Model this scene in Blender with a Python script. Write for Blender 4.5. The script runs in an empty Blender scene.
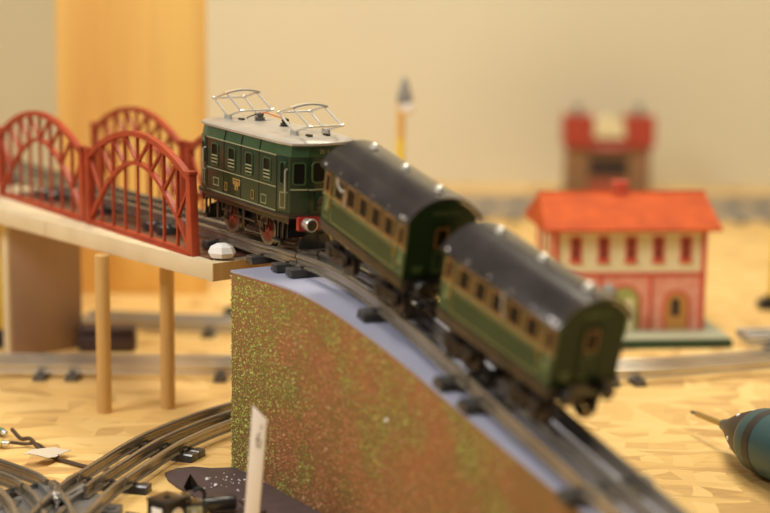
import bpy, bmesh, math, random
import numpy as np
from mathutils import Vector, Matrix
random.seed(7)
K = 0.001                      # everything below is written in millimetres
C = bpy.context.scene.collection
R = math.radians
V = Vector

# ------------------------------------------------------------------ materials
def mat(name, col, rough=.5, metal=0., col2=None, nscale=30., detail=4., bump=0., bscale=200., coat=0., stretch=(1,1,1), fac=(.35,.65), emit=None, spec=.5, trans=0.):
    m = bpy.data.materials.new(name); m.use_nodes = True
    nt = m.node_tree; b = nt.nodes['Principled BSDF']
    b.inputs['Base Color'].default_value = (*col, 1)
    b.inputs['Roughness'].default_value = rough
    b.inputs['Metallic'].default_value = metal
    b.inputs['Coat Weight'].default_value = coat
    b.inputs['Coat Roughness'].default_value = .15
    b.inputs['Specular IOR Level'].default_value = spec
    b.inputs['Transmission Weight'].default_value = trans
    if emit:
        b.inputs['Emission Color'].default_value = (*emit[:3], 1); b.inputs['Emission Strength'].default_value = emit[3]
    if col2 is not None or bump:
        tc = nt.nodes.new('ShaderNodeTexCoord'); mp = nt.nodes.new('ShaderNodeMapping')
        mp.inputs['Scale'].default_value = stretch
        nt.links.new(tc.outputs['Object'], mp.inputs['Vector'])
    if col2 is not None:
        n = nt.nodes.new('ShaderNodeTexNoise'); n.inputs['Scale'].default_value = nscale; n.inputs['Detail'].default_value = detail
        nt.links.new(mp.outputs['Vector'], n.inputs['Vector'])
        r = nt.nodes.new('ShaderNodeValToRGB')
        r.color_ramp.elements[0].position = fac[0]; r.color_ramp.elements[0].color = (*col, 1)
        r.color_ramp.elements[1].position = fac[1]; r.color_ramp.elements[1].color = (*col2, 1)
        nt.links.new(n.outputs['Fac'], r.inputs['Fac']); nt.links.new(r.outputs['Color'], b.inputs['Base Color'])
    if bump:
        n2 = nt.nodes.new('ShaderNodeTexNoise'); n2.inputs['Scale'].default_value = bscale; n2.inputs['Detail'].default_value = 3
        nt.links.new(mp.outputs['Vector'], n2.inputs['Vector'])
        bp = nt.nodes.new('ShaderNodeBump'); bp.inputs['Strength'].default_value = bump; bp.inputs['Distance'].default_value = .001
        nt.links.new(n2.outputs['Fac'], bp.inputs['Height']); nt.links.new(bp.outputs['Normal'], b.inputs['Normal'])
    return m

def osb(name):
    """pressed strand board: overlapping elongated chips, each with its own tone"""
    m = bpy.data.materials.new(name); m.use_nodes = True
    nt = m.node_tree; b = nt.nodes['Principled BSDF']; b.inputs['Roughness'].default_value = .62
    tc = nt.nodes.new('ShaderNodeTexCoord'); cols = []
    wn = nt.nodes.new('ShaderNodeTexNoise'); wn.inputs['Scale'].default_value = 9; wn.inputs['Detail'].default_value = 2
    nt.links.new(tc.outputs['Object'], wn.inputs['Vector'])
    for rot, sc in ((.5, (16, 60, 1)), (-.9, (55, 17, 1)), (1.3, (22, 70, 1))):
        mp = nt.nodes.new('ShaderNodeMapping'); mp.inputs['Rotation'].default_value = (0, 0, rot); mp.inputs['Scale'].default_value = sc
        ad = nt.nodes.new('ShaderNodeVectorMath'); ad.operation = 'MULTIPLY_ADD'; ad.inputs[1].default_value = (.05, .05, 0)
        nt.links.new(wn.outputs['Color'], ad.inputs[0]); nt.links.new(tc.outputs['Object'], ad.inputs[2])
        nt.links.new(ad.outputs['Vector'], mp.inputs['Vector'])
        v = nt.nodes.new('ShaderNodeTexVoronoi'); v.voronoi_dimensions = '2D'; v.inputs['Scale'].default_value = 1
        nt.links.new(mp.outputs['Vector'], v.inputs['Vector'])
        sp = nt.nodes.new('ShaderNodeSeparateColor'); nt.links.new(v.outputs['Color'], sp.inputs['Color']); cols.append(sp)
    mx = nt.nodes.new('ShaderNodeMix'); mx.data_type = 'FLOAT'
    gt = nt.nodes.new('ShaderNodeMath'); gt.operation = 'GREATER_THAN'; gt.inputs[1].default_value = .5
    nt.links.new(cols[2].outputs['Green'], gt.inputs[0])
    nt.links.new(gt.outputs[0], mx.inputs['Factor']); nt.links.new(cols[0].outputs['Red'], mx.inputs['A']); nt.links.new(cols[1].outputs['Red'], mx.inputs['B'])
    gr = nt.nodes.new('ShaderNodeTexNoise'); gr.inputs['Scale'].default_value = 1; gr.inputs['Detail'].default_value = 5
    mg = nt.nodes.new('ShaderNodeMapping'); mg.inputs['Scale'].default_value = (40, 300, 1); mg.inputs['Rotation'].default_value = (0, 0, .5)
    nt.links.new(tc.outputs['Object'], mg.inputs['Vector']); nt.links.new(mg.outputs['Vector'], gr.inputs['Vector'])
    m2 = nt.nodes.new('ShaderNodeMix'); m2.data_type = 'FLOAT'; m2.inputs['Factor'].default_value = .45
    nt.links.new(mx.outputs['Result'], m2.inputs['A']); nt.links.new(gr.outputs['Fac'], m2.inputs['B'])
    r = nt.nodes.new('ShaderNodeValToRGB'); e = r.color_ramp.elements
    e[0].position = .12; e[0].color = (.50, .275, .095, 1); e[1].position = .85; e[1].color = (.89, .62, .25, 1)
    x = e.new(.42); x.color = (.77, .50, .17, 1); x = e.new(.6); x.color = (.83, .55, .20, 1)
    nt.links.new(m2.outputs['Result'], r.inputs['Fac']); nt.links.new(r.outputs['Color'], b.inputs['Base Color'])
    bp = nt.nodes.new('ShaderNodeBump'); bp.inputs['Strength'].default_value = .25; bp.inputs['Distance'].default_value = .0008
    nt.links.new(m2.outputs['Result'], bp.inputs['Height']); nt.links.new(bp.outputs['Normal'], b.inputs['Normal'])
    return m

M = {}
M['osb'] = osb('strand_board')
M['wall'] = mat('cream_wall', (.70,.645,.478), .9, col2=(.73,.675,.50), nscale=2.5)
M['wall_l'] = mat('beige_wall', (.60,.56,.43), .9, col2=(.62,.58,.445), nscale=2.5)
M['pine'] = mat('pine', (.74,.37,.085), .6, col2=(.95,.62,.18), nscale=1, stretch=(26,26,1.3), fac=(.28,.62))
M['pine_pale'] = mat('pale_pine', (.68,.54,.33), .6, col2=(.76,.63,.41), nscale=1, stretch=(30,30,30), fac=(.3,.7), bump=.1, bscale=60)
M['dowel'] = mat('dowel_wood', (.62,.38,.13), .6, col2=(.72,.46,.18), nscale=1, stretch=(120,120,10), fac=(.35,.7))
M['ply'] = mat('plywood', (.44,.30,.21), .75, col2=(.50,.345,.245), nscale=1, stretch=(20,20,8))
M['ply_lit'] = mat('plywood_lit_side', (.74,.60,.36), .7)  # paler plywood tone, light on the pier's narrow side put into the colour
M['red'] = mat('red_enamel', (.44,.066,.022), .46, col2=(.34,.048,.018), nscale=60, coat=0., spec=.35, bump=.15, bscale=150)
M['floorplate'] = mat('brown_enamel', (.17,.062,.032), .38, col2=(.11,.045,.028), nscale=40, coat=.2)
M['earth'] = mat('brown_sanded_paint', (.235,.142,.036), .8, col2=(.33,.135,.045), nscale=22, bump=.9, bscale=900, fac=(.35,.7))
M['lilac'] = mat('lilac_grey_paint', (.36,.37,.49), .42, col2=(.40,.41,.53), nscale=30, spec=.4)
M['fl_green'] = mat('flock_green', (.26,.33,.05), .6)
M['fl_lime'] = mat('flock_lime', (.58,.62,.14), .5)
M['fl_tan'] = mat('flock_tan', (.60,.38,.15), .5)
M['fl_rust'] = mat('flock_rust', (.56,.21,.085), .5)
M['rail'] = mat('tinplate_rail', (.43,.375,.295), .25, .7, col2=(.30,.26,.205), nscale=25)
M['rail_dull'] = mat('dull_tinplate', (.58,.56,.52), .4, .7, col2=(.50,.48,.44), nscale=25)
M['rail_back'] = mat('reflecting_tinplate', (.74,.69,.60), .34, .7, col2=(.60,.55,.47), nscale=25)  # paler copy of the rail, window reflection put into its colour
M['sleeper'] = mat('black_steel', (.045,.043,.045), .34, .35, col2=(.075,.07,.068), nscale=60, coat=.3)
M['shine_steel'] = mat('steel_end_shine', (.17,.168,.165), .34, .6, col2=(.10,.10,.10), nscale=120)  # pale tone painting the shine on the sleeper ends
M['sleeper_g'] = mat('grey_steel', (.16,.155,.15), .45, .5, col2=(.11,.105,.10), nscale=60)
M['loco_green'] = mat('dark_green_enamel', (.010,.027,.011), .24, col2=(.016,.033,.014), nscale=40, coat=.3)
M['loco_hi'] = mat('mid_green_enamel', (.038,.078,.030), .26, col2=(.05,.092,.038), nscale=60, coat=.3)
M['roof_grey'] = mat('silver_grey_roof', (.52,.47,.40), .42, .25, col2=(.42,.38,.33), nscale=35, coat=.2)
M['nickel'] = mat('nickel', (.76,.73,.67), .33, .7)
M['cream_line'] = mat('cream_lining', (.34,.33,.19), .35)
M['gold'] = mat('gold_print', (.40,.235,.07), .4, .2)
M['darkbrown'] = mat('dark_brown_enamel', (.024,.016,.010), .36, .1, col2=(.05,.029,.014), nscale=60, coat=.15)
M['black'] = mat('black_enamel', (.012,.011,.011), .3, coat=.4)
M['glass'] = mat('dark_window', (.007,.006,.005), .3, spec=.15)
M['wheelred'] = mat('red_wheel_enamel', (.34,.026,.022), .3, coat=.4)
M['beamred'] = mat('red_beam_enamel', (.33,.020,.013), .36, coat=.2)
M['tyre'] = mat('wheel_steel', (.20,.17,.14), .32, .85)
M['coach_green'] = mat('coach_green_enamel', (.013,.037,.013), .28, col2=(.02,.047,.017), nscale=50, coat=.1, spec=.3)
M['coach_end'] = mat('coach_end_enamel', (.010,.030,.010), .36, col2=(.014,.038,.014), nscale=50, coat=.05, spec=.25)
M['coach_band'] = mat('coach_band_enamel', (.042,.052,.018), .28, col2=(.068,.068,.024), nscale=60, coat=.25)
M['teak'] = mat('tan_window_print', (.24,.11,.033), .3, col2=(.18,.082,.026), nscale=80, coat=.5)
M['yellow_line'] = mat('yellow_lining', (.27,.22,.08), .4)
M['lightgreen'] = mat('light_green_print', (.11,.17,.07), .35, coat=.4)
M['coach_roof'] = mat('dark_grey_roof', (.034,.028,.027), .25, .35, col2=(.066,.056,.053), nscale=45, coat=.35, fac=(.35,.7))
M['wheel_dark'] = mat('brown_wheel', (.055,.045,.038), .4, .6)
M['brass'] = mat('brass', (.55,.38,.14), .3, .9)
M['white'] = mat('white_plaster', (.86,.84,.80), .6)
M['paper'] = mat('off_white_card', (.92,.89,.86), .55)
M['tape'] = mat('cream_tape', (.68,.61,.48), .6)
M['sliver'] = mat('pale_sliver', (.50,.45,.36), .6)
M['pencil'] = mat('pencil_mark', (.15,.14,.15), .6)
M['brownsheet'] = mat('brown_felt', (.085,.055,.052), .75, col2=(.105,.068,.062), nscale=90, bump=.3, bscale=900)
M['tile'] = mat('orange_red_roof', (.60,.105,.022), .65, col2=(.48,.08,.02), nscale=50, spec=.2)
M['st_cream'] = mat('cream_station_wall', (.86,.76,.46), .5)
M['st_pink'] = mat('pink_brick', (.88,.43,.30), .5, col2=(.80,.31,.20), nscale=90)
M['st_red'] = mat('station_red', (.66,.10,.06), .5)
M['st_green'] = mat('green_platform', (.016,.055,.032), .4)
M['st_greyg'] = mat('grey_green_platform', (.42,.43,.29), .5)
M['st_dark'] = mat('dark_opening', (.05,.03,.025), .4)
M['st_arch'] = mat('arch_yellow_green', (.40,.42,.12), .5)
M['st_door'] = mat('ochre_door', (.60,.28,.07), .5)
M['far_tan'] = mat('tan_far_wall', (.33,.17,.075), .6)
M['far_red'] = mat('dark_red_roof', (.42,.05,.02), .5)
M['grey'] = mat('mid_grey', (.25,.24,.22), .6)
M['yellow'] = mat('yellow_paint', (.92,.66,.03), .4)
M['ochre'] = mat('ochre_paint', (.85,.50,.12), .5)
M['lampwhite'] = mat('lamp_glass', (.9,.86,.78), .2)
M['teal'] = mat('teal_plastic', (.012,.07,.088), .4, bump=.05)
M['charcoal'] = mat('charcoal_rubber', (.018,.017,.017), .45)
M['whitemark'] = mat('white_print', (.8,.8,.78), .5)
M['bit'] = mat('gold_steel', (.42,.30,.10), .35, .6)
M['wire'] = mat('brown_wire', (.085,.05,.028), .45)
M['orange'] = mat('orange_wire', (.62,.16,.035), .45)
M['plug_green'] = mat('green_plastic', (.12,.26,.12), .35)
M['plug_yel'] = mat('yellow_plastic', (.55,.50,.12), .35)
M['maroon'] = mat('dark_maroon', (.055,.028,.026), .5)
M['bluegrey'] = mat('blue_grey_card', (.17,.18,.21), .6)
M['plate'] = mat('grey_base_plate', (.26,.245,.23), .45, .35, col2=(.20,.19,.178), nscale=40)

# ------------------------------------------------------------------ mesh builder (mm)
class MB:
    def __init__(s): s.bm = bmesh.new(); s.mi = 0
    def quad(s, pts):
        f = s.bm.faces.new([s.bm.verts.new(p) for p in pts]); f.material_index = s.mi; return s
    def box(s, x0, x1, y0, y1, z0, z1, bev=0., mtx=None):
        vs = [s.bm.verts.new((x, y, z)) for z in (z0, z1) for y in (y0, y1) for x in (x0, x1)]
        fs = [s.bm.faces.new([vs[i] for i in q]) for q in ((0,2,3,1),(4,5,7,6),(0,1,5,4),(2,6,7,3),(0,4,6,2),(1,3,7,5))]
        for f in fs: f.material_index = s.mi
        if mtx is not None: bmesh.ops.transform(s.bm, matrix=mtx, verts=vs)
        if bev:
            es = {e for f in fs for e in f.edges}
            bmesh.ops.bevel(s.bm, geom=list(es), offset=bev, segments=2, affect='EDGES', profile=.5)
        return s
    def prism(s, poly, a, b, axis='y', bev=0.):
        """extrude a 2-D outline: axis y -> outline is (x,z), axis x -> (y,z), axis z -> (x,y)"""
        def P(p, t): return {'y': (p[0], t, p[1]), 'x': (t, p[0], p[1]), 'z': (p[0], p[1], t)}[axis]
        A = [s.bm.verts.new(P(p, a)) for p in poly]; B = [s.bm.verts.new(P(p, b)) for p in poly]
        n = len(poly); fs = [s.bm.faces.new(A), s.bm.faces.new(B[::-1])]
        for i in range(n): fs.append(s.bm.faces.new((A[i], B[i], B[(i+1) % n], A[(i+1) % n])))
        for f in fs: f.material_index = s.mi
        if bev:
            es = {e for f in fs[:2] for e in f.edges}
            bmesh.ops.bevel(s.bm, geom=list(es), offset=bev, segments=2, affect='EDGES', profile=.5)
        return s
    def sweep(s, path, prof, up=(0,0,1), closed_caps=True):
        """sweep a (side, up) outline along path points"""
        rings = []; n = len(path); up = V(up)
        for i, p in enumerate(path):
            p = V(p); d = (V(path[min(i+1, n-1)]) - V(path[max(i-1, 0)])).normalized()
            sd = d.cross(up).normalized(); uu = sd.cross(d).normalized()
            rings.append([s.bm.verts.new(p + sd*a + uu*b) for a, b in prof])
        m = len(prof)
        for i in range(n-1):
            for j in range(m):
                f = s.bm.faces.new((rings[i][j], rings[i][(j+1) % m], rings[i+1][(j+1) % m], rings[i+1][j])); f.material_index = s.mi
        if closed_caps:
            for r in (rings[0], rings[-1][::-1]):
                f = s.bm.faces.new(r); f.material_index = s.mi
        return s
    def tube(s, path, r, seg=8):
        rr = r if isinstance(r, (list, tuple)) else [r]*len(path)
        n = len(path); rings = []; prev = None
        for i, p in enumerate(path):
            p = V(p); d = (V(path[min(i+1, n-1)]) - V(path[max(i-1, 0)])).normalized()
            ref = V((0,0,1)) if abs(d.z) < .95 else V((1,0,0))
            if prev is None: sd = d.cross(ref).normalized()
            else: sd = (prev - d*prev.dot(d)).normalized()
            prev = sd; uu = sd.cross(d)
            rings.append([s.bm.verts.new(p + (sd*math.cos(t) + uu*math.sin(t))*rr[i]) for t in [2*math.pi*k/seg for k in range(seg)]])
        for i in range(n-1):
            for j in range(seg):
                f = s.bm.faces.new((rings[i][j], rings[i][(j+1) % seg], rings[i+1][(j+1) % seg], rings[i+1][j])); f.material_index = s.mi
        for r_ in (rings[0], rings[-1][::-1]):
            f = s.bm.faces.new(r_); f.material_index = s.mi
        return s
    def lathe(s, prof, o=(0,0,0), ax=(0,0,1), seg=24):
        """prof = [(radius, distance along axis)]"""
        ax = V(ax).normalized(); o = V(o); ref = V((0,0,1)) if abs(ax.z) < .9 else V((1,0,0))
        sd = ax.cross(ref).normalized(); uu = sd.cross(ax); rings = []
        for r, t in prof:
            r = max(r, .02)
            rings.append([s.bm.verts.new(o + ax*t + (sd*math.cos(a) + uu*math.sin(a))*r) for a in [2*math.pi*k/seg for k in range(seg)]])
        for i in range(len(prof)-1):
            for j in range(seg):
                f = s.bm.faces.new((rings[i][j], rings[i][(j+1) % seg], rings[i+1][(j+1) % seg], rings[i+1][j])); f.material_index = s.mi
        for r_ in (rings[0], rings[-1][::-1]):
            f = s.bm.faces.new(r_); f.material_index = s.mi
        return s
    def ring(s, o, ax, r0, r1, t, seg=28):
        """flat-faced annulus of thickness t"""
        return s.lathe([(r0, -t/2), (r1, -t/2), (r1, t/2), (r0, t/2), (r0, -t/2)], o, ax, seg)
    def frame(s, x0, x1, z0, z1, w, y0, y1, rad=0.):
        """rectangular picture-frame standing in the xz plane"""
        for a in ((x0, x1, z0, z0+w), (x0, x1, z1-w, z1), (x0, x0+w, z0+w, z1-w), (x1-w, x1, z0+w, z1-w)):
            s.box(a[0], a[1], y0, y1, a[2], a[3])
        return s
    def xf(s, mtx):
        bmesh.ops.transform(s.bm, matrix=mtx, verts=s.bm.verts[:]); return s
    def obj(s, name, m, parent=None, loc=None, world=None, smooth=35, **props):
        """world: mm point the vertices are measured from; loc: where the object goes (local or world)"""
        bmesh.ops.recalc_face_normals(s.bm, faces=s.bm.faces[:])
        off = V(world) if world is not None else V((0,0,0))
        for v in s.bm.verts: v.co = (v.co - off)*K
        me = bpy.data.meshes.new(name); s.bm.to_mesh(me); s.bm.free()
        for q in (m if isinstance(m, (list, tuple)) else [m]): me.materials.append(q if not isinstance(q, str) else M[q])
        me.shade_smooth()
        me.set_sharp_from_angle(angle=R(smooth))
        o = bpy.data.objects.new(name, me); C.objects.link(o)
        if parent is not None: o.parent = parent
        elif world is not None: o.location = off*K
        if loc is not None: o.location = V(loc)*K
        for k, v in props.items(): o[k] = v
        return o

def thing(name, label, cat, loc=(0,0,0), rot=(0,0,0), group=None):
    o = bpy.data.objects.new(name, None); C.objects.link(o); o.empty_display_size = .02
    o.location = V(loc)*K; o.rotation_euler = rot; o['label'] = label; o['category'] = cat
    if group: o['group'] = group
    return o
def tag(o, label, cat, group=None):
    o['label'] = label; o['category'] = cat
    if group: o['group'] = group
    return o
def copy_tree(o, parent=None):
    c = o.copy(); C.objects.link(c)
    if parent is not None: c.parent = parent
    for ch in [x for x in o.children]: copy_tree(ch, c)
    return c
def text_mesh(body, size, depth=.15):
    """lettering as a mesh builder: centred, lying in the xy plane, mm"""
    cu = bpy.data.curves.new('lettering', 'FONT'); cu.body = body; cu.size = size; cu.extrude = depth; cu.align_x = 'CENTER'; cu.align_y = 'CENTER'
    t = bpy.data.objects.new('lettering', cu); C.objects.link(t)
    me = bpy.data.meshes.new_from_object(t.evaluated_get(bpy.context.evaluated_depsgraph_get()))
    mb = MB(); mb.bm.from_mesh(me)
    bpy.data.objects.remove(t); bpy.data.curves.remove(cu); bpy.data.meshes.remove(me)
    return mb
def spline(pts, n=12):
    """Catmull-Rom through the points"""
    P = [V(p) for p in pts]; P = [P[0]*2 - P[1]] + P + [P[-1]*2 - P[-2]]; out = []
    for i in range(1, len(P)-2):
        a, b, c, d = P[i-1:i+3]
        for k in range(n):
            t = k/n
            out.append(.5*((2*b) + (c-a)*t + (2*a - 5*b + 4*c - d)*t*t + (3*b - a - 3*c + d)*t**3))
    out.append(P[-2]); return out

# ------------------------------------------------------------------ setting
o = MB().box(-1500, 1500, 300, 2800, -18, 0).obj('floor', 'osb', world=(0,1500,0)); o['kind'] = 'structure'
o['label'] = 'yellow strand board table top the layout stands on'
o = MB().box(-900, 1500, 2800, 2840, -18, 1500).obj('wall_back', 'wall', world=(0,2800,0)); o['kind'] = 'structure'
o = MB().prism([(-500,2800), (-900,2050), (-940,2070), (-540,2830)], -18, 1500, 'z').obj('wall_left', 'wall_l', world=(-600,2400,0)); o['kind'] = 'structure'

# ------------------------------------------------------------------ the incline
P0 = np.array([-111., 1219.2]); U_ = np.array([.5642, -.8256]); N_ = np.array([.8256, .5642])
S_ = np.arange(0, 561, 8.)
_zs = [-200,-40, 0, 42, 84,110,135,158,187,215,267,316,379,480,560,640]
_zz = [147,147,147.6,148.6,148.5,146.5,143.2,138.6,132.4,125.3,110.6,96.7,79.6,52,30,8]
def zprof(s): 
    w = np.array([1,3,5,6,5,3,1.]); k = np.arange(-3, 4)*6.
    return float(sum(w*np.interp(s + k, _zs, _zz))/w.sum())
def ncen(s):
    w = np.array([1,2,3,4,3,2,1.]); k = np.arange(-3, 4)*9.
    return float(sum(w*np.interp(s + k, [-700,-110,-60,0,50,104,174,243,316,393,560], [60,60,57.5,53,48.3,43.3,37.3,32,27,22.3,12]))/w.sum())
def sn(s, n, z): p = P0 + U_*s + N_*n; return V((p[0], p[1], z))
HR = math.atan2(.8256, .5642)         # ramp heading below the x axis
RW = 76.
root = thing('incline_ramp', 'brown speckled wooden ramp with lilac grey top carrying the coaches', 'ramp', (P0[0], P0[1], 0))
outline = [(s, zprof(s) - 1.6) for s in S_]
poly = [(0,0)] + outline + [(560,0)]
rotm = Matrix(((U_[0], N_[0], 0, 0), (U_[1], N_[1], 0, 0), (0,0,1,0), (0,0,0,1)))
mb = MB().prism(poly, 0, RW, 'y', bev=2.)
def taper(mb):
    for v in mb.bm.verts:
        if v.co.y > RW/2: v.co.y += ncen(v.co.x) + 29 - RW
taper(mb); mb.xf(rotm); mb.obj('body', 'earth', root)
mb = MB(); top = [(s, zprof(s)) for s in S_]; low = [(s, zprof(s) - 1.7) for s in S_[::-1]]
mb.prism(top + low, .3, RW - .3, 'y'); taper(mb); mb.xf(rotm); mb.obj('painted_top', 'lilac', root)
# loose scatter glued to the front face, tens of thousands of crumbs
fm = ['fl_green', 'fl_lime', 'fl_tan', 'fl_rust']; mb = MB()
rng = np.random.default_rng(3)
def vnoise(x, y, sc, seed):
    g = np.random.default_rng(seed).random((80, 80)); x = x/sc; y = y/sc
    i, j = int(x) % 78, int(y) % 78; fx, fy = x - int(x), y - int(y)
    fx = fx*fx*(3-2*fx); fy = fy*fy*(3-2*fy)
    return (g[i,j]*(1-fx) + g[i+1,j]*fx)*(1-fy) + (g[i,j+1]*(1-fx) + g[i+1,j+1]*fx)*fy
for _ in range(26000):
    s = rng.random()**1.15*330 + .5; zt = zprof(s) - 3; z = rng.random()*zt
    v = vnoise(s, z, 26, 5); depth = zt - z
    green = 1.05*math.exp(-s/80) + .62*math.exp(-depth/45) + 1.3*(v - .5)
    q = rng.random()
    if green > .62: mb.mi = 0 if q < .5 else (1 if q < .85 else 2)
    elif green > .36: mb.mi = 0 if q < .22 else (1 if q < .38 else (2 if q < .62 else 3))
    else: mb.mi = 3 if q < .72 else (2 if q < .96 else 0)
    if rng.random() > .45 + .55*vnoise(s + 40, z + 9, 15, 8): continue
    r = .38 + .75*rng.random()**1.8; d = r*.75
    t = [rng.random()*6.28 + k*2.09 for k in (0, 0, 0)]; a0 = rng.random()*6.28
    pts = [(s + r*math.cos(a0 + k*2.09), -.02 + .1, z + r*math.sin(a0 + k*2.09)) for k in range(3)]
    vs = [mb.bm.verts.new(p) for p in pts] + [mb.bm.verts.new((s + .3*r*rng.standard_normal(), -d, z + .3*r*rng.standard_normal()))]
    for f in ((0,1,3), (1,2,3), (2,0,3)):
        mb.bm.faces.new([vs[i] for i in f]).material_index = mb.mi
mb.xf(rotm); o = mb.obj('scatter', [M[k] for k in fm], root, smooth=10); o['kind'] = 'stuff'
o = MB().lathe([(.5,0),(1.3,.3),(1.5,.9),(.9,1.6)], sn(202.4, -.2, 84), (-.8256,-.5642,0), 8).obj('chip', 'white', root, world=(P0[0],P0[1],0)); o['label'] = 'small white chip'

# ------------------------------------------------------------------ track
RAILP = [(-2.6,5.0),(2.6,5.0),(2.6,5.8),(.75,6.4),(.75,9.6),(1.6,10.6),(1.85,12.2),(1.5,13.4),(.7,14),(-.7,14),(-1.5,13.4),(-1.85,12.2),(-1.6,10.6),(-.75,9.6),(-.75,6.4),(-2.6,5.8)]
def offs(path, d):
    out = []; n = len(path)
    for i in range(n):
        t = (V(path[min(i+1, n-1)]) - V(path[max(i-1, 0)])); sd = V((t.x, t.y, 0)).normalized().cross(V((0,0,1)))
        out.append(V(path[i]) + sd*d)
    return out
def at_len(path, L):
    acc = 0
    for a, b in zip(path[:-1], path[1:]):
        l = (b - a).length
        if acc + l >= L: return a.lerp(b, (L - acc)/l), (b - a).normalized()
        acc += l
    return path[-1], (path[-1] - path[-2]).normalized()
def sleeper_mb(p, d, half=30, w=5.8, h=5.3):
    """pressed steel sleeper with sloping sides and bent rail clips"""
    mb = MB(); mb.prism([(-w,0),(w,0),(w*.8,h),(-w*.8,h)], -half, half, 'y', bev=.6)
    for y in (-17.5, 0, 17.5):
        for sg in (-1, 1): mb.box(-2.2, 2.2, y + sg*2.4 - .7, y + sg*2.4 + .7, h - .2, h + 1.7)
    a = V(d).normalized(); b = V((0,0,1)).cross(a).normalized(); c = a.cross(b)
    m_ = Matrix(((a.x,b.x,c.x,p[0]), (a.y,b.y,c.y,p[1]), (a.z,b.z,c.z,p[2]), (0,0,0,1)))
    shines = [MB().prism([(-w*.86,-.3),(w*.86,-.3),(w*.7,.8),(-w*.7,.8)], *sorted((sg*(half - .2), sg*(half - 7.5)))).xf(Matrix.Translation((0,0,h)) ).xf(m_) for sg in (-1, 1)]  # thin plates added as the bright shine at both sleeper ends
    return mb.xf(m_), shines
def track(label, path, sl, group=None, rm='rail', sm='sleeper', half=30.5, name='track_section', rails=(-17.5, 0, 17.5)):
    path = [V(p) for p in path]; mid = path[len(path)//2]
    t = thing(name, label, 'toy train track', mid, group=group)
    for d in rails: MB().sweep(offs(path, d), RAILP).obj('rail', rm, t, world=mid)
    for L in sl:
        p, d = at_len(path, L); b_, shines = sleeper_mb(p, d, half); so_ = b_.obj('sleeper', sm, t, world=mid)
        for c_ in shines: c_.obj('end_shine', 'shine_steel', so_, world=mid)
    return t
def ramp_path(s0, s1, st=5.): 
    k = max(2, int((s1 - s0)/st)); return [sn(s, ncen(s), zprof(s) + (.9 if s > 0 else .4)) for s in np.linspace(s0, s1, k)]
G1 = 'track sections over the bridge and down the ramp'
track('curved three-rail track section from under the locomotive to the head of the ramp', ramp_path(-182, 42), [10, 92, 170, 213], G1)
track('sloping three-rail track section under the first coach down to the second coach', ramp_path(43.5, 267), [11, 117, 215], G1)
track('lowest three-rail track section at the foot of the ramp under the second coach', ramp_path(268.5, 556), [13, 117, 220], G1)
track('straight three-rail track section inside the nearer red bridge span behind the locomotive', ramp_path(-408, -183.5), [12, 112, 212], G1)
track('straight three-rail track section inside the farther red bridge span at the left edge', ramp_path(-620, -409.5), [12, 100, 200], G1)
# small red piece between the coaches
tag(MB().box(-4,4,-5,5,0,2.2,.5).box(-2.5,2.5,-3,3,2,4,.4).xf(Matrix.Translation(sn(216, 40, 128.5)) @ Matrix.Rotation(-HR,4,'Z') @ Matrix.Rotation(R(15),4,'Y')).obj('track_clip', 'beamred', world=sn(216,40,128.5)),
    'small red clip on the track between the two coaches', 'clip')

# ------------------------------------------------------------------ bridge deck
d1 = V((-129.2,1261.1,0)); dv = V((math.cos(R(50.05)), -math.sin(R(50.05)), 0)); dm = V((math.sin(R(50.05)), math.cos(R(50.05)), 0))
def dk(al, la, z=0): p = d1 + dv*al + dm*la; return V((p.x, p.y, z))
def deckboard(a0, a1, w0, w1, z0, z1, label, l0=0):
    mb = MB(); mb.prism([tuple(dk(a0,l0)[:2]), tuple(dk(a1,l0)[:2]), tuple(dk(a1,w1)[:2]), tuple(dk(a0,w0)[:2])], z0, z1, 'z', bev=.6)
    return tag(mb.obj('deck_board', 'pine_pale', world=dk((a0+a1)/2, 40, z0)), label, 'wooden board', 'boards the bridge stands on')
bd = deckboard(-250, 2, 128, 96, 131, 145, 'pale pine board under the nearer red bridge span, ending at the ramp')
o = MB().prism([tuple(dk(2,.3)[:2]), tuple(dk(2.6,.3)[:2]), tuple(dk(2.6,95)[:2]), tuple(dk(2,95)[:2])], 131.3, 144.7, 'z').obj('shaded_end', 'dowel', bd, world=dk(-124, 40, 131)); o['label'] = 'board end painted brown for its shade'  # thin cover, shade on the board end put into its brown
deckboard(-560, -251, 150, 128, 131, 145, 'pale pine board under the farther red bridge span, resting on the plywood pier')
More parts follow.
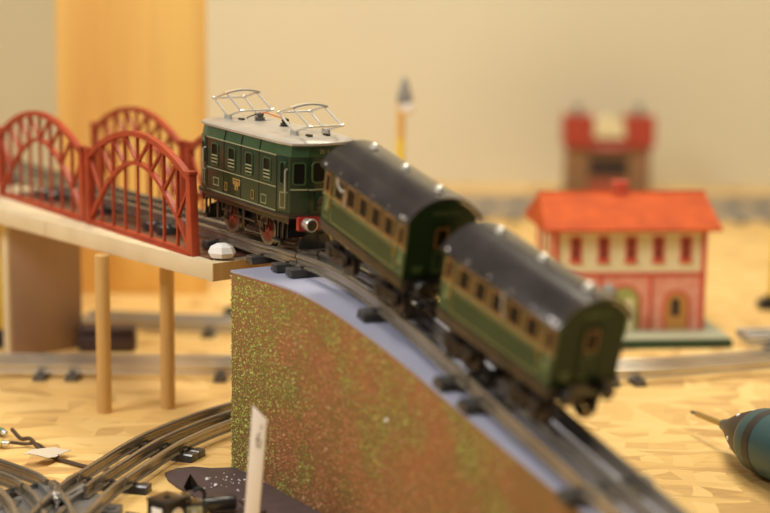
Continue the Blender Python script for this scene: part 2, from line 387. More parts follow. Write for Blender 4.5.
# ------------------------------------------------------------------ red arch bridge spans
G = 187.
def bar(mb, a, b, w=1.5, d=1.6):
    a = V((a[0], 0, a[1])); b = V((b[0], 0, b[1])); t = (b - a).normalized()
    mb.sweep([a, b], [(-d,-w),(d,-w),(d,w),(-d,w)], up=(t.z, 0, -t.x) if abs(t.z) > .5 else (0,0,1)); return mb
def girder(root, y, lean):
    ha = lambda x: 57 + 27*(1 - (x/(G/2 - 3))**2)           # upper arch
    la = lambda x: 3 + 57*max(0, 1 - (abs(x)/(G/2 - 5))**1.9)
    g = MB().box(-G/2, G/2, -2.6, 2.6, 0, 4.2, .5).box(-G/2, G/2, -4.5, 3, 0, 1.2, .3).obj('girder', 'red', root, loc=(0, y, 0))
    xs = np.linspace(-G/2 + 3, G/2 - 3, 25)
    MB().sweep([(x, 0, ha(x)) for x in xs], [(-2.6,-2.2),(2.6,-2.2),(2.6,2.2),(-2.6,2.2)]).obj('upper_arch', 'red', g)
    xs = np.linspace(-G/2 + 5, G/2 - 5, 29)
    MB().sweep([(x, 0, la(x) + 1) for x in xs], [(-1.9,-1.7),(1.9,-1.7),(1.9,1.7),(-1.9,1.7)]).obj('lower_arch', 'red', g)
    for sg in (-1, 1):
        mb = MB(); x = sg*(G/2 - 3.4)
        mb.prism([(x - 3.6,0),(x + 3.6 + lean*(sg > 0),0),(x + 2.6,62),(x - 3,62)], -3.4, 3.4, 'y', bev=.6)
        mb.box(x - 3.8, x + 3.4, -4, 4, 61.5, 64.5, .8)
        mb.obj('end_post', 'red', g)
    nb = 8; X = [-(G/2 - 3) + (G - 6)*i/nb for i in range(nb+1)]
    for x in X[1:-1]: bar(MB(), (x, 3), (x, la(x) + 1), .95, 1.).obj('hanger', 'red', g)
    for i in range(1, nb):
        x = X[i]; bar(MB(), (x, la(x)), (x, ha(x)), 1.1, 1.2).obj('brace', 'red', g)
    for i in range(nb):
        a, b = X[i], X[i+1]
        if i == 0: bar(MB(), (a + 1, 56), (b, la(b)), 1.1, 1.2).obj('brace', 'red', g)
        elif i == nb-1: bar(MB(), (a, la(a)), (b - 1, 56), 1.1, 1.2).obj('brace', 'red', g)
        else:
            if i < nb/2: bar(MB(), (a, ha(a)), (b, la(b)), 1.1, 1.2).obj('brace', 'red', g)
            else: bar(MB(), (a, la(a)), (b, ha(b)), 1.1, 1.2).obj('brace', 'red', g)
    return g
HB = R(55.5)
bf = V((math.cos(HB), -math.sin(HB), 0)); bl = V((math.sin(HB), math.cos(HB), 0))
corner = V((-145, 1290, 0)); BW = 95.
c1 = corner - bf*(G/2) + bl*(BW/2); c1.z = 145
span = thing('bridge_span', 'nearer red tinplate arch bridge span, next to the locomotive', 'toy bridge', c1, (0,0,-HB), 'red bridge spans')
girder(span, -BW/2, 3.5); girder(span, BW/2, 3.5)
MB().box(-G/2, G/2 + 2, -BW/2 + 2.7, BW/2 - 2.7, 0, 1.4, .3).obj('floor_plate', 'floorplate', span)
c2 = corner - bf*(G*1.5 + 6.5) + bl*(BW/2); c2.z = 145
s2 = copy_tree(span); s2.location = c2*K; MB().box(G/2 + 2, G/2 + 22, -BW/2 + 2.7, BW/2 - 2.7, 0, 1.2, .3).obj('end_lip', 'floorplate', span)
s2['label'] = 'farther red tinplate arch bridge span, cut by the left edge'
tag(MB().lathe([(2,0),(7,.5),(8.6,4),(7,8.5),(3.2,11),(.5,11.3)], (0,0,0), (0,0,1), 7).xf(Matrix.Rotation(.5,4,'Z') @ Matrix.Scale(1.25,4,(1,-.6,0))).obj('plaster_lump', 'white', loc=dk(-6, 14, 146.6), smooth=5),
    'white faceted plaster lump on the end of the bridge board beside the ramp', 'plaster lump')
# supports
def post(x, y, h, label):
    mb = MB().lathe([(5.6,0),(6,.8),(6,h-.5),(5.6,h)], (0,0,0), (0,0,1), 20)
    return tag(mb.obj('support_post', 'dowel', loc=(x, y, 0)), label, 'wooden post', 'round posts under the bridge')
post(-228, 1369, 131, 'round wooden post under the bridge board, nearer the plywood pier')
post(-178, 1385, 131, 'round wooden post under the bridge board, nearer the ramp')
pr = thing('plywood_pier', 'upright brown plywood pier holding up the left end of the bridge board', 'pier', (-343,1554,0), (0,0,-R(50)))
MB().box(-12, 0, 0, 74, 0, 131, .5).obj('panel', 'ply', pr)  # wide face, its shade put into the brown
o = MB().box(-12, -.3, -2.5, 0, 0, 131, .3).obj('lit_side', 'ply_lit', pr); o['label'] = 'narrow side painted pale for the light on it'  # strip added to carry the light on the narrow side

# ------------------------------------------------------------------ locomotive (local x forward, y away from the camera, z up from the rail head)
def spoked_wheel(parent, x, y, z, r, nsp=9):
    sg = -1 if y < 0 else 1
    w = MB().ring((x, y, z), (0,1,0), r*.80, r, 4.4, 32).ring((x, y - sg*2.6, z), (0,1,0), r*.72, r + 1.3, 1.2, 32).obj('wheel', 'tyre', parent)
    mb = MB().ring((x, y + sg*.6, z), (0,1,0), r*.66, r*.81, 3.2, 32)
    mb.lathe([(.3,-2.2),(3,-2.2),(3,2),(2,2.8),(.3,2.9)], (x, y + sg*.6, z), (0, sg, 0), 16)
    for k in range(nsp):
        t = 2*math.pi*k/nsp + .2; d = V((math.cos(t), 0, math.sin(t))); c = V((x, y + sg*.9, z))
        mb.tube([c + d*2.2, c + d*r*.7], [1.05, .75], 6)
    mb.obj('spokes', 'wheelred', w); return w
def buffer(parent, x, y, z, sg=1, m='nickel'):
    MB().lathe([(2.2,-1),(4.2,-1),(4.2,1),(3,1.2),(3,3.5),(4.1,3.7),(4.1,5.2),(3.2,5.5),(3.2,6.8),(4.7,7.0),(4.9,7.6),(4.6,8.3),(3.9,8.4),(.1,8.3)], (x, y, z), (sg,0,0), 22).obj('buffer', m, parent)
    MB().lathe([(.1,8.35),(4.0,8.35),(3.6,8.75),(.1,8.9)], (x, y, z), (sg,0,0), 22).obj('buffer_face', 'darkbrown', parent)
lO = P0 + U_*-28 + N_*55
loco = thing('locomotive', 'dark green electric locomotive with two pantographs and red wheels', 'toy locomotive', (lO[0], lO[1], 161.9), (0, R(1.5), -R(57.5)))
xm = -3.5
def plan(k=0., top=0.):
    h = [(51 + k, 29 + k), (66 + k, 26.2 + k), (71 + k, 14.5), (72.5 + k, 0)]
    pts = [(x, y) for x, y in h] + [(x, -y) for x, y in h[:3][::-1]]
    rear = [(2*xm - x, y) for x, y in pts]
    return pts[::1][::-1] + rear      # runs right side -> rear
def loft(mb, p0, z0, p1, z1):
    A = [mb.bm.verts.new((x, y, z0)) for x, y in p0]; B = [mb.bm.verts.new((x, y, z1)) for x, y in p1]; n = len(A)
    for i in range(n): mb.bm.faces.new((A[i], A[(i+1)%n], B[(i+1)%n], B[i])).material_index = mb.mi
    return A, B
mb = MB(); pl = plan()
pin = [(x*.985 + xm*.015, y*.93) for x, y in pl]
A, B = loft(mb, pl, 31, pl, 71.5); mb.bm.faces.new(A[::-1]); mb.bm.faces.new(B)
body = mb.obj('body', 'loco_green', loco, smooth=12)
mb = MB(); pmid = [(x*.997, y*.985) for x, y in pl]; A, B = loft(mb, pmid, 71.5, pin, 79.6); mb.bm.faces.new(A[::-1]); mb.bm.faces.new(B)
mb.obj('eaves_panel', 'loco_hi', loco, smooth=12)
# roof: low dome with a turned edge
mb = MB(); rp = [(xm + (x - xm)*1.012, y*.975) for x, y in pl]
lv = [(1.012,79.4,.975),(1.02,80.2,.99),(1.018,81.2,.985),(.995,82.6,.93),(.96,83.6,.82),(.9,84.3,.6),(.8,84.6,.3)]
rings = []
for kx, z, ky in lv: rings.append([mb.bm.verts.new((xm + (x - xm)*kx, y*ky, z)) for x, y in pl])
n = len(pl)
for a, b in zip(rings[:-1], rings[1:]):
    for i in range(n): mb.bm.faces.new((a[i], a[(i+1)%n], b[(i+1)%n], b[i]))
mb.bm.faces.new(rings[0][::-1]); mb.bm.faces.new(rings[-1]); mb.obj('roof', 'roof_grey', loco, smooth=40)
# panel joints and lining
mb = MB()
for sg in (-1, 1):
    y = 29*sg
    for zz, w in ((71.3,.35), (48.6,.3), (31.6,.4)): mb.box(-58, 51, y - .3*(sg > 0) - .35, y + .35, zz - w, zz + w)
    for x in (-58, -30.2, -3, 24.9, 51): pass
mb.obj('lining', 'cream_line', body)
for sg in (-1, 1):
    for x in (-58, -30.2, -3, 24.9, 51): MB().box(x - .4, x + .4, 29*sg - .3, 29*sg + .3, 31, 71.3).obj('panel_seam', 'black', body)
mb = MB()
for sg in (-1, 1):
    for x in (-30.2, -3, 24.9): mb.prism([(x - .5,0),(x + .5,0),(x + .5,.6),(x - .5,.6)], 0, 1, 'y') if False else mb.sweep([(x, sg*28.75, 71.5), (x, sg*27.1, 79.4)], [(-.5,-.4),(.5,-.4),(.5,.4),(-.5,.4)], up=(0,sg,0))
mb.obj('eaves_seam', 'black', body)
def rrect(x0, x1, z0, z1, r, n=4):
    pts = []
    for cx, cz, t0 in ((x1 - r, z1 - r, 0), (x0 + r, z1 - r, 90), (x0 + r, z0 + r, 180), (x1 - r, z0 + r, 270)):
        for k in range(n+1):
            t = R(t0 + 90*k/n); pts.append((cx + r*math.cos(t), cz + r*math.sin(t)))
    return pts
def window(parent, hw, z0, z1, mtx, fm, w=1.1, louver=True, r=2., name='window', lm='cream_line', gm='glass'):
    """raised frame in the local xz plane facing -y; pane and slats are its sub-parts"""
    a = rrect(-hw - w, hw + w, z0 - w, z1 + w, r + w*.5); b = rrect(-hw, hw, z0, z1, r); mb = MB(); n = len(a)
    L = []
    for y in (-.7, .3): L.append(([mb.bm.verts.new((p[0], y, p[1])) for p in a], [mb.bm.verts.new((p[0], y, p[1])) for p in b]))
    for i in range(n):
        j = (i+1) % n
        mb.bm.faces.new((L[0][0][i], L[0][0][j], L[0][1][j], L[0][1][i])); mb.bm.faces.new((L[1][0][i], L[1][0][j], L[1][1][j], L[1][1][i]))
        mb.bm.faces.new((L[0][0][i], L[0][0][j], L[1][0][j], L[1][0][i])); mb.bm.faces.new((L[0][1][i], L[0][1][j], L[1][1][j], L[1][1][i]))
    f = mb.xf(mtx).obj(name, fm, parent)
    MB().prism(rrect(-hw - .3, hw + .3, z0 - .3, z1 + .3, r), -.15, .3, 'y').xf(mtx).obj('pane', gm, f)
    if louver:
        mb = MB()
        for k in range(3):
            z = z0 + 1.6 + k*2.5; mb.box(-hw, hw, -.75, -.1, z - .45, z + .45)
        mb.xf(mtx).obj('slats', lm, f)
    return f
def side_m(x, y, sg=-1): return Matrix.Translation((x, y, 0)) @ (Matrix.Identity(4) if sg < 0 else Matrix.Rotation(math.pi, 4, 'Z'))
def face_m(p, q, t=.5):
    """placement on the wall from plan point p to q, outside on the left of travel -y"""
    p, q = V((p[0], p[1], 0)), V((q[0], q[1], 0)); d = (q - p).normalized()
    return Matrix.Translation(p.lerp(q, t)) @ Matrix(((d.x,-d.y,0,0), (d.y,d.x,0,0), (0,0,1,0), (0,0,0,1)))
for sg in (-1, 1):
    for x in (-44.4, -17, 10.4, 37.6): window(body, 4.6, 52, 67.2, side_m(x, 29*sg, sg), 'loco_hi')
fr = [(51,-29),(66,-26.2),(71,-14.5),(72.5,0)]
for sx in (1, -1):
    pts = [(p if sx > 0 else (2*xm - p[0], p[1])) for p in fr]
    full = pts + [(x, -y) for x, y in pts[:3][::-1]]
    if sx < 0: full = full[::-1]
    names = ['door','nose','front','front','nose','door']
    for i, nm in enumerate(names):
        m_ = face_m(full[i], full[i+1])
        if nm == 'door':
            d = MB().box(-4.6, 4.6, -.35, .2, 33, 71, .1).xf(m_).obj('cab_door', 'loco_green', loco)
            window(d, 2.3, 52, 67, m_ @ Matrix.Translation((0,-.35,0)), 'loco_hi', .6, False, 1.2)
            MB().tube([V((4.9,-.4,46)), V((4.9,-2.4,47)), V((4.9,-2.4,62)), V((4.9,-.4,63))], .5, 6).xf(m_).obj('handrail', 'nickel', d)
            MB().frame(-3, 3, 34.5, 46, .5, -.6, -.3).xf(m_).obj('door_panel', 'cream_line', d)
        elif nm == 'nose':
            window(body, 3.9, 52.5, 67, m_, 'loco_hi', .9, False, 1.6)
            MB().box(-6.2, 6.2, -.4, .1, 48, 48.9).xf(m_).obj('belt_line', 'cream_line', body)
    # centre of the end
    cx = 72.6 if sx > 0 else 2*xm - 72.6; mz = Matrix.Translation((cx, 0, 0)) @ Matrix.Rotation(R(90*sx), 4, 'Z')
    for yy in (-6.9*sx, 6.9*sx):
        window(body, 4.6, 54, 67.5, mz @ Matrix.Translation((yy, .35, 0)), 'loco_hi', 1, False, 2.4)
    MB().box(-14, 14, -.1, .8, 48, 48.8).xf(mz).obj('belt_line', 'cream_line', body)
    MB().box(-9.5, 9.5, -.25, .9, 33, 46.5, .2).xf(mz).obj('end_door', 'loco_green', loco)
    MB().lathe([(.3,-1),(3.6,-1),(3.6,1.6),(3.1,2),(2.5,1.2),(.2,1)], mz @ V((-4.4 if sx > 0 else 4.4, -.3, 40)), (sx,0,0), 18).obj('lamp', 'darkbrown', loco)
    if sx > 0:
        for yy in (-2.5,):
            text_mesh('20 V', 4.4).xf(mz @ Matrix.Translation((yy, -.1, 75.2)) @ Matrix.Rotation(R(72), 4, 'X')).obj('lettering', 'yellow_line', loco)
# crest and small service boxes on the side
for sg in (-1, 1):
    mb = MB(); m_ = side_m(-9, 29*sg, sg)
    mb.box(-6.2, 6.2, -.4, 0, 44.6, 45.6).box(-5.6, -4.4, -.4, 0, 41, 44.6).box(4.4, 5.6, -.4, 0, 41, 44.6)
    for x, z, w, h in ((-2.9,42.5,1.1,1.3),(0,42.6,1.2,1.6),(2.9,42.5,1.1,1.3),(-1.7,38.8,.9,1.6),(1.6,38.8,.9,1.6),(0,40.5,3.4,.5)): mb.box(x - w, x + w, -.45, 0, z - h, z + h)
    mb.xf(m_).obj('crest', 'gold', body)
    MB().prism([(-1,33.6),(.6,33),(1.2,38),(.2,40),(-1.4,37)], -.35, 0).xf(side_m(-4.5, 29*sg, sg)).obj('key_hole', 'black', body)
    for x, z0, z1, w in ((-26, 34.5, 40.5, 2), (16, 34.5, 41, 2.2), (-42, 36, 42, 4.5), (33, 34, 40.5, 4)):
        MB().frame(x - w, x + w, z0, z1, .45, 29*sg - .5, 29*sg + .5).obj('hatch', 'cream_line' if w > 3 else 'gold', body)
# frame
mb = MB(); pf = [(x + (1.5 if x > xm else -1.5), y*1.06) for x, y in pl]; mb.prism(pf, 28, 31, 'z', bev=.4); frame_ = mb.obj('footplate', 'darkbrown', loco)
for sg in (-1, 1):
    mb = MB(); y = 24*sg
    mb.box(-70, 62, y - .8, y + .8, 23, 28.2)
    for x in (-48, -6): mb.box(x - 1.6, x + 1.6, y - .9, y + .9, 10, 24, .2)
    for x in (-33.5, 23): mb.box(x - 8, x + 8, y - .7, y + .7, 17.2, 18.6).box(x - 2.2, x + 2.2, y - 1.2, y + 1.0, 11, 19, .4).box(x - 8, x - 6.8, y - .7, y + .7, 18, 24).box(x + 6.8, x + 8, y - .7, y + .7, 18, 24).lathe([(.2,0),(1.6,0),(1.6,1.2),(.2,1.5)], (x, y + sg*1, 13.2), (0,sg,0), 12)
    mb.box(-22, 12, y - .7, y + .7, 16, 17.4)
    mb.obj('side_frame', 'darkbrown', loco)
    MB().box(44, 56, y - 1.2, y + 4*sg, 8.5, 11, .3).box(46, 47.2, y - .7, y + .7, 10, 24).box(53, 54.2, y - .7, y + .7, 10, 24).obj('step', 'black', loco)
    MB().box(-70, -60, y - 1.2, y + 4*sg, 8.5, 11, .3).box(-69, -67.5, y - .7, y + .7, 10, 24).box(-62.5, -61, y - .7, y + .7, 10, 24).obj('step', 'black', loco)
    for x in (-33.5, 23): spoked_wheel(loco, x, 18*sg, 13.2, 12.4)
for x in (-33.5, 23): MB().tube([(x,-19,13.2),(x,19,13.2)], 1.5, 8).obj('axle', 'tyre', loco)
MB().box(-50, 40, -13, 13, 8, 28, .6).obj('motor_block', 'black', loco)
for sx in (1, -1):
    x0 = 70 if sx > 0 else 2*xm - 70; a, b = sorted((x0, x0 + 3.4*sx))
    MB().prism(rrect(-23, 23, 19.5, 29.4, 1.2), a, b, 'x', bev=.3).obj('buffer_beam', 'beamred', loco)
    for y in (-16.5, 16.5): buffer(loco, x0 + 3*sx, y, 24.6, sx)
    # black half round guard under the beam
    gp = [(21*math.cos(t), 5 + 13.5*math.sin(t)**.6) for t in np.linspace(0, math.pi, 21)]
    MB().prism(gp, min(x0 - 1*sx, x0 + .4*sx), max(x0 - 1*sx, x0 + .4*sx), 'x').obj('guard_plate', 'black', loco)
    MB().tube([(x0 + 1.2*sx, y, 5.6 + .9*(1 - (y/21)**2)*-1) for y in np.linspace(-21, 21, 13)], .7, 6).obj('guard_rim', 'tyre', loco)
    MB().tube([(x0 + 3*sx, 0, 16), (x0 + 9*sx, 0, 15), (x0 + 11*sx, 0, 12), (x0 + 9*sx, 0, 9.5)], 1, 8).obj('coupling_hook', 'brass', loco)
# pantographs
def panto(cx):
    p = bpy.data.objects.new('pantograph', None); C.objects.link(p); p.parent = loco
    w, B = 13, 84.6
    E1, E2, T = (-22, 13.2), (23, 8), (-1.5, 18.8)
    for sg in (-1, 1):
        y = sg*w
        MB().prism([(cx - 4,B - 1.6),(cx + 6.5,B - 1.6),(cx + 4.5,B + 3.2),(cx - 2.5,B + 3.2)], y - 1.4, y + 1.4, bev=.3).obj('foot', 'nickel', p)
        for E in (E1, E2):
            MB().tube([(cx + .8, y, B + 2), (cx + E[0], y, B + E[1])], .88, 8).obj('lower_arm', 'nickel', p)
            MB().tube([(cx + E[0], y, B + E[1]), (cx + T[0], y, B + T[1])], .88, 8).obj('upper_arm', 'nickel', p)
        MB().box(cx + 9, cx + 15, y*.55 - 1.5, y*.55 + 1.5, B - 1.5, B + 1.3, .3).obj('stop', 'darkbrown', p)
    for E in (E1, E2):
        mb = MB().tube([(cx + E[0], -w - 1.2, B + E[1]), (cx + E[0], w + 1.2, B + E[1])], .75, 8)
        for sg in (-1, 1): mb.lathe([(.2,-1.4),(1.15,-1.2),(1.15,1.2),(.2,1.4)], (cx + E[0], sg*w, B + E[1]), (0,1,0), 10)
        mb.obj('cross_bar', 'nickel', p)
    pts = [(cx + T[0], y, B + T[1] + 2.2*(1 - (y/14.5)**2)) for y in np.linspace(-14.5, 14.5, 13)]
    MB().sweep(pts, [(-2.9,-.55),(2.9,-.55),(2.6,.7),(-2.6,.7)]).obj('collector_bow', 'nickel', p)
panto(-56); panto(46.5)
for x, y in ((-35, 4), (2, 5)):
    MB().lathe([(4.4,-2.5),(4.4,.4),(3.4,.8),(3.8,2.2),(2.2,2.8),(2.9,4),(2.6,5.4),(.2,6.2)], (x, y, 84.6), (0,0,1), 18).obj('insulator', ['black'] if x > 0 else 'sleeper_g', loco)
MB().tube(spline([(-35,4,89.6),(-27,4.3,91.2),(-14,4.6,90.6),(2,5,89.6)], 6), .55, 6).obj('roof_wire', 'orange', loco)
MB().tube(spline([(-35,4,89.6),(-42,2,88),(-49,0,85)], 6), .5, 6).obj('roof_wire', 'black', loco)

# ------------------------------------------------------------------ coaches
def make_coach(label):
    t = thing('passenger_coach', label, 'toy train coach', group='green coaches behind the locomotive')
    L, w, zb, ze = 113., 24., 29., 67.
    Rr = 27.8; rise = 15.5
    def arc(hw, z0, rs, n=18, sgn=1): 
        rad = (hw*hw + rs*rs)/(2*rs); th = math.asin(hw/rad)
        return [(rad*math.sin(t_), z0 + rs - rad + rad*math.cos(t_)) for t_ in np.linspace(-th, th, n)]
    end = [(-w, zb)] + [(w, zb)] + arc(w, ze, 12)[::-1]
    b = MB().prism(end, -L/2, L/2, 'x').obj('body', 'coach_end', t, smooth=25)
    ro = arc(Rr, ze - .4, rise); ri = arc(Rr - .6, ze - 1.9, rise)
    rf = MB().prism(ro + ri[::-1], -L/2 - 2.4, L/2 + 2.4, 'x', bev=.25).obj('roof', 'coach_roof', t, smooth=40)
    for x in (-41, 2, 45): MB().lathe([(3.4,-1),(3.4,.6),(2.4,1.2),(2.7,2.4),(1.6,3.3),(.1,3.6)], (x, 1.5, ze + rise - .5), (0,0,1), 16).obj('roof_vent', 'nickel', rf)
    for sg in (-1, 1):
        for x in (-53, -32, -10, 12, 33, 50, 54): MB().lathe([(.1,-.4),(1.25,-.3),(.9,.7),(.1,.9)], (x, 26.3*sg, ze + 1.4), (0, .9*sg, .6), 10).obj('rivet', 'nickel' if abs(x) > 49 else 'tyre', rf)
        y = sg*w; m_ = side_m(0, y, sg)
        sp = MB().box(-L/2, L/2, -.5, .3, zb, 47.2).xf(m_).obj('side_panel', 'coach_green', t)
        bp_ = MB().box(-L/2, L/2, -.5, .3, 47.2, ze - .2).xf(m_).obj('window_band', 'coach_band', t)
        ln = MB().box(-L/2, L/2, -.75, 0, 46.8, 48.2).box(-L/2 + 13, L/2 - 13, -.7, 0, 31.4, 31.9).box(-L/2 + 13, L/2 - 13, -.7, 0, 44.9, 45.4)
        for x in (-L/2 + 13, L/2 - 13): ln.box(x - .3, x + .3, -.7, 0, 31.4, 45.4)
        ln.xf(m_).obj('lining', 'yellow_line', sp)
        for x in (-50.3, 50.3):
            MB().frame(x - 3.6, x + 3.6, 32, 45.6, .7, -.8, -.2).box(x - 2, x + 2, -.65, -.2, 36.5, 44.5, .1).xf(m_).obj('door_panel', 'lightgreen', sp)
            window(bp_, 2.5, 50.6, 61.4, m_ @ Matrix.Translation((x, -.5, 0)), 'teak', 1.6, False, .8)
            MB().tube([V((x - 5.3*math.copysign(1,x),-.5,40)), V((x - 5.3*math.copysign(1,x),-2,41)), V((x - 5.3*math.copysign(1,x),-2,56)), V((x - 5.3*math.copysign(1,x),-.5,57))], .4, 6).xf(m_).obj('handrail', 'brass', sp)
        for k in range(5):
            x = -34 + 17*k; window(bp_, 5.1, 50.3, 61.9, m_ @ Matrix.Translation((x, -.5, 0)), 'teak', 1.6, False, .9)
        MB().box(-L/2, L/2, -1, 0, 63.6, 64.4).xf(m_).obj('cornice', 'yellow_line', bp_)
    for sx in (-1, 1):
        mz = Matrix.Translation((sx*L/2, 0, 0)) @ Matrix.Rotation(R(90*sx), 4, 'Z')
        d = MB().box(-7, 7, -.5, .2, 30, 64, .15).xf(mz).obj('end_door', 'coach_end', t); MB().frame(-7, 7, 30, 64, .6, -.8, -.4).xf(mz).obj('door_surround', 'coach_end', d)
        window(d, 3.6, 49.5, 60.5, mz @ Matrix.Translation((0,-.5,0)), 'teak', 1.4, False, .9)
        MB().frame(-4, 4, 33, 46, .5, -.8, -.3).xf(mz).obj('door_panel', 'lightgreen', d)
        text_mesh('MÄRKLIN', 4.6).xf(mz @ Matrix.Translation((1.5, -.15, 71)) @ Matrix.Rotation(R(90), 4, 'X')).obj('lettering', 'lightgreen', t)
        mb = MB()
        for x, z in ((-17,36),(-14.5,36),(-12,36),(-15.8,33.6),(-13,33.6)): mb.box(x - 1, x + .9, -.3, 0, z - .8, z + .8)
        mb.xf(mz).obj('end_number', 'lightgreen', t)
        for y in (-13.5, 13.5): buffer(t, sx*(L/2 + .3), y, 24.5, sx, 'sleeper')
        MB().tube([(sx*(L/2 - 4),0,17), (sx*(L/2 + 6),0,16.5), (sx*(L/2 + 9),0,14), (sx*(L/2 + 8),0,11)], 1.1, 8).obj('coupling_hook', 'brass', t)
        MB().box(min(sx*L/2, sx*(L/2 + 1.6)), max(sx*L/2, sx*(L/2 + 1.6)), -23, 23, 20.5, 29, .4).obj('buffer_beam', 'black', t)
    MB().box(-L/2 - .4, L/2 + .4, -w - 1.2, w + 1.2, 26.4, 29, .3).obj('frame', 'darkbrown', t)
    for sg in (-1, 1): MB().box(-L/2, L/2, sg*(w - .5) - .9, sg*(w - .5) + .9, 21.8, 27, .3).obj('sole_bar', 'darkbrown', t)
    for bx in (-34, 34):
        bg = MB().box(bx - 15, bx + 15, -12, 12, 16, 22, .5).obj('bogie', 'black', t)
        for sg in (-1, 1):
            mb = MB(); y = 21.8*sg
            mb.prism([(bx - 15,11.5),(bx - 13,6.5),(bx - 7,6.5),(bx - 4,12),(bx + 4,12),(bx + 7,6.5),(bx + 13,6.5),(bx + 15,11.5),(bx + 15,15.5),(bx - 15,15.5)], y - .8, y + .8, bev=.2)
            for x in (-10, 10): mb.box(bx + x - 3, bx + x + 3, y - 1.8, y + 1.8, 6.4, 12.5, .5)
            for x in (-3, 0, 3): mb.lathe([(1.3,0),(1.3,6)], (bx + x, y + sg*.8, 9.5), (0,0,1), 8)
            mb.obj('side_frame', 'wheel_dark', bg)
            for x in (-10, 10):
                MB().lathe([(.3,-2),(2.5,-2),(7.2,-1.2),(8.8,-1.2),(8.8,1.9),(10,2),(10,3),(.3,3)], (bx + x, 17.2*sg, 8.8), (0,-sg,0), 24).obj('wheel', 'wheel_dark', bg)
        for x in (-10, 10): MB().tube([(bx + x,-17,8.8),(bx + x,17,8.8)], 1.3, 8).obj('axle', 'tyre', bg)
    return t
c1_ = make_coach('green coach coupled right behind the locomotive, first of two under dark roofs')
c2_ = copy_tree(c1_)
c2_['label'] = 'rear green coach lower on the ramp, its end facing out'
def put(c, s, dn, dz, hd, pt):
    p = sn(s, {148: 39.0, 288: 29.0}[s] + dn, np.interp(s, [126,158,267,316],[145,139,111,96.8]) + 15.2 + dz); c.location = p*K; c.rotation_euler = (0, R(pt), -R(hd))
put(c1_, 148, -3.3, 1.3, 60.6, 11.9); put(c2_, 288, 4.3, .9, 57.1, 13.5)
c1_['label'] = 'green coach between the locomotive and the rear coach, dark roofed'
o = MB().tube(spline([(-35,-26.5,66),(-33,-27,61),(-28,-26.8,58),(-23,-26.4,60)], 5), .75, 6).obj('loose_sliver', 'sliver', c1_); o['label'] = 'pale loose cord'  # thin bent pale tubes against the coach sides
o = MB().tube(spline([(-24,-25.5,58),(-24.5,-25.6,52),(-24,-25.5,48)], 4), .7, 6).obj('loose_sliver', 'sliver', c1_); o['label'] = 'pale loose cord'
o = MB().tube(spline([(6,-27,66),(8,-27.6,62),(8,-27,56),(10,-26,52)], 5), .8, 6).obj('loose_sliver', 'sliver', c2_); o['label'] = 'pale loose cord'

# ------------------------------------------------------------------ table level tracks
G2 = 'tracks lying on the table'
bp1 = spline([(-620,1500,0),(-340,1497,0),(-136,1500,0),(40,1500,0),(208,1502,0),(290,1524,0),(362,1552,0),(420,1582,0)], 12)
track('three-rail track running across the table behind the bridge and the ramp', bp1, [150, 318, 346, 476, 560, 820, 842, 1000], G2, 'rail_back', 'sleeper_g', 30)
track('blurred track stretch behind the bridge posts, beyond the track at the plywood pier', spline([(-300,1690,0),(-180,1675,0),(-40,1670,0),(60,1680,0)], 8), [20, 130, 240, 330], G2, 'rail_dull', 'sleeper_g', 30)
track('short track at the right edge beside the station platform', spline([(348,1640,0),(400,1645,0),(470,1652,0)], 8), [25, 100], G2, 'rail_dull', 'sleeper_g', 30)
track('faint track near the back wall, behind the station', [V((60,2440,0)), V((300,2440,0)), V((760,2450,0))], [30 + 46*i for i in range(15)], G2, 'rail_dull', 'sleeper_g', 34)
track('faintest track along the foot of the back wall', [V((40,2560,0)), V((300,2570,0)), V((760,2590,0))], [20 + 46*i for i in range(15)], G2, 'rail_dull', 'sleeper_g', 34)
# right branch of the turnout: from the crossing to behind the ramp
rb = spline([(-205,1105,0),(-199,1140,0),(-186,1188,0),(-164,1255,0),(-124,1325,0),(-70,1384,0),(0,1430,0),(90,1455,0)], 12)
def sub(path, a, b):
    out = []; acc = 0
    for p, q in zip(path[:-1], path[1:]):
        if a <= acc <= b: out.append(p)
        acc += (q - p).length
    return out
track('curved track sweeping from the turnout up behind the ramp', sub(rb, 50, 900), [12, 96, 108, 200, 300], G2, 'rail', 'sleeper', 31)
lb = spline([(-470,1300,0),(-380,1238,0),(-320,1205,0),(-265,1158,0),(-247,1136,0),(-228,1098,0)], 12)
track('curved track entering from the left edge into the turnout', sub(lb, 0, 283), [30, 150, 268], G2, 'rail', 'sleeper', 31)
# turnout where both meet
tn = thing('turnout', 'grey tinplate turnout in the lower left corner, with a shiny screw in its crossing', 'toy train turnout', (-215,1090,0))
W0 = (-215,1090,0)
MB().prism([(-240,1158),(-207,1158),(-186,1128),(-176,1060),(-186,1010),(-245,1010),(-258,1070),(-252,1125)], 0, 5, 'z', bev=.8).obj('base_plate', 'plate', tn, world=W0)
ra = sub(rb, 0, 49); ra = [V((-206,1062,0)), V((-206,1085,0))] + ra; la_ = [V((-243,1130,0)), V((-228,1098,0)), V((-217,1064,0)), V((-213,1030,0))]
la_ = spline([tuple(p) for p in la_], 6)
ra = spline([(-213,1030,0),(-209,1070,0),(-205,1105,0),(-200,1135,0),(-196,1151,0)], 6)
for pth in (ra, la_):
    for d in (-17.5, 17.5): MB().sweep(offs([p + V((0,0,1)) for p in pth], d), RAILP).obj('rail', 'rail', tn, world=W0)
    for half in (pth[:9], pth[-9:]):
        MB().sweep([p + V((0,0,1)) for p in half], RAILP).obj('centre_rail', 'rail', tn, world=W0)
for pts in ([(-236,1150),(-222,1122),(-211,1095)], [(-196,1150),(-209,1124),(-214,1096)], [(-228,1146),(-218,1120)], [(-205,1147),(-213,1122)]):
    MB().sweep(spline([(x, y, 4.6) for x, y in pts], 6), [(-2.6,0),(2.6,0),(2.6,5),(-2.6,5)]).obj('guard_rail', 'plate', tn, world=W0)
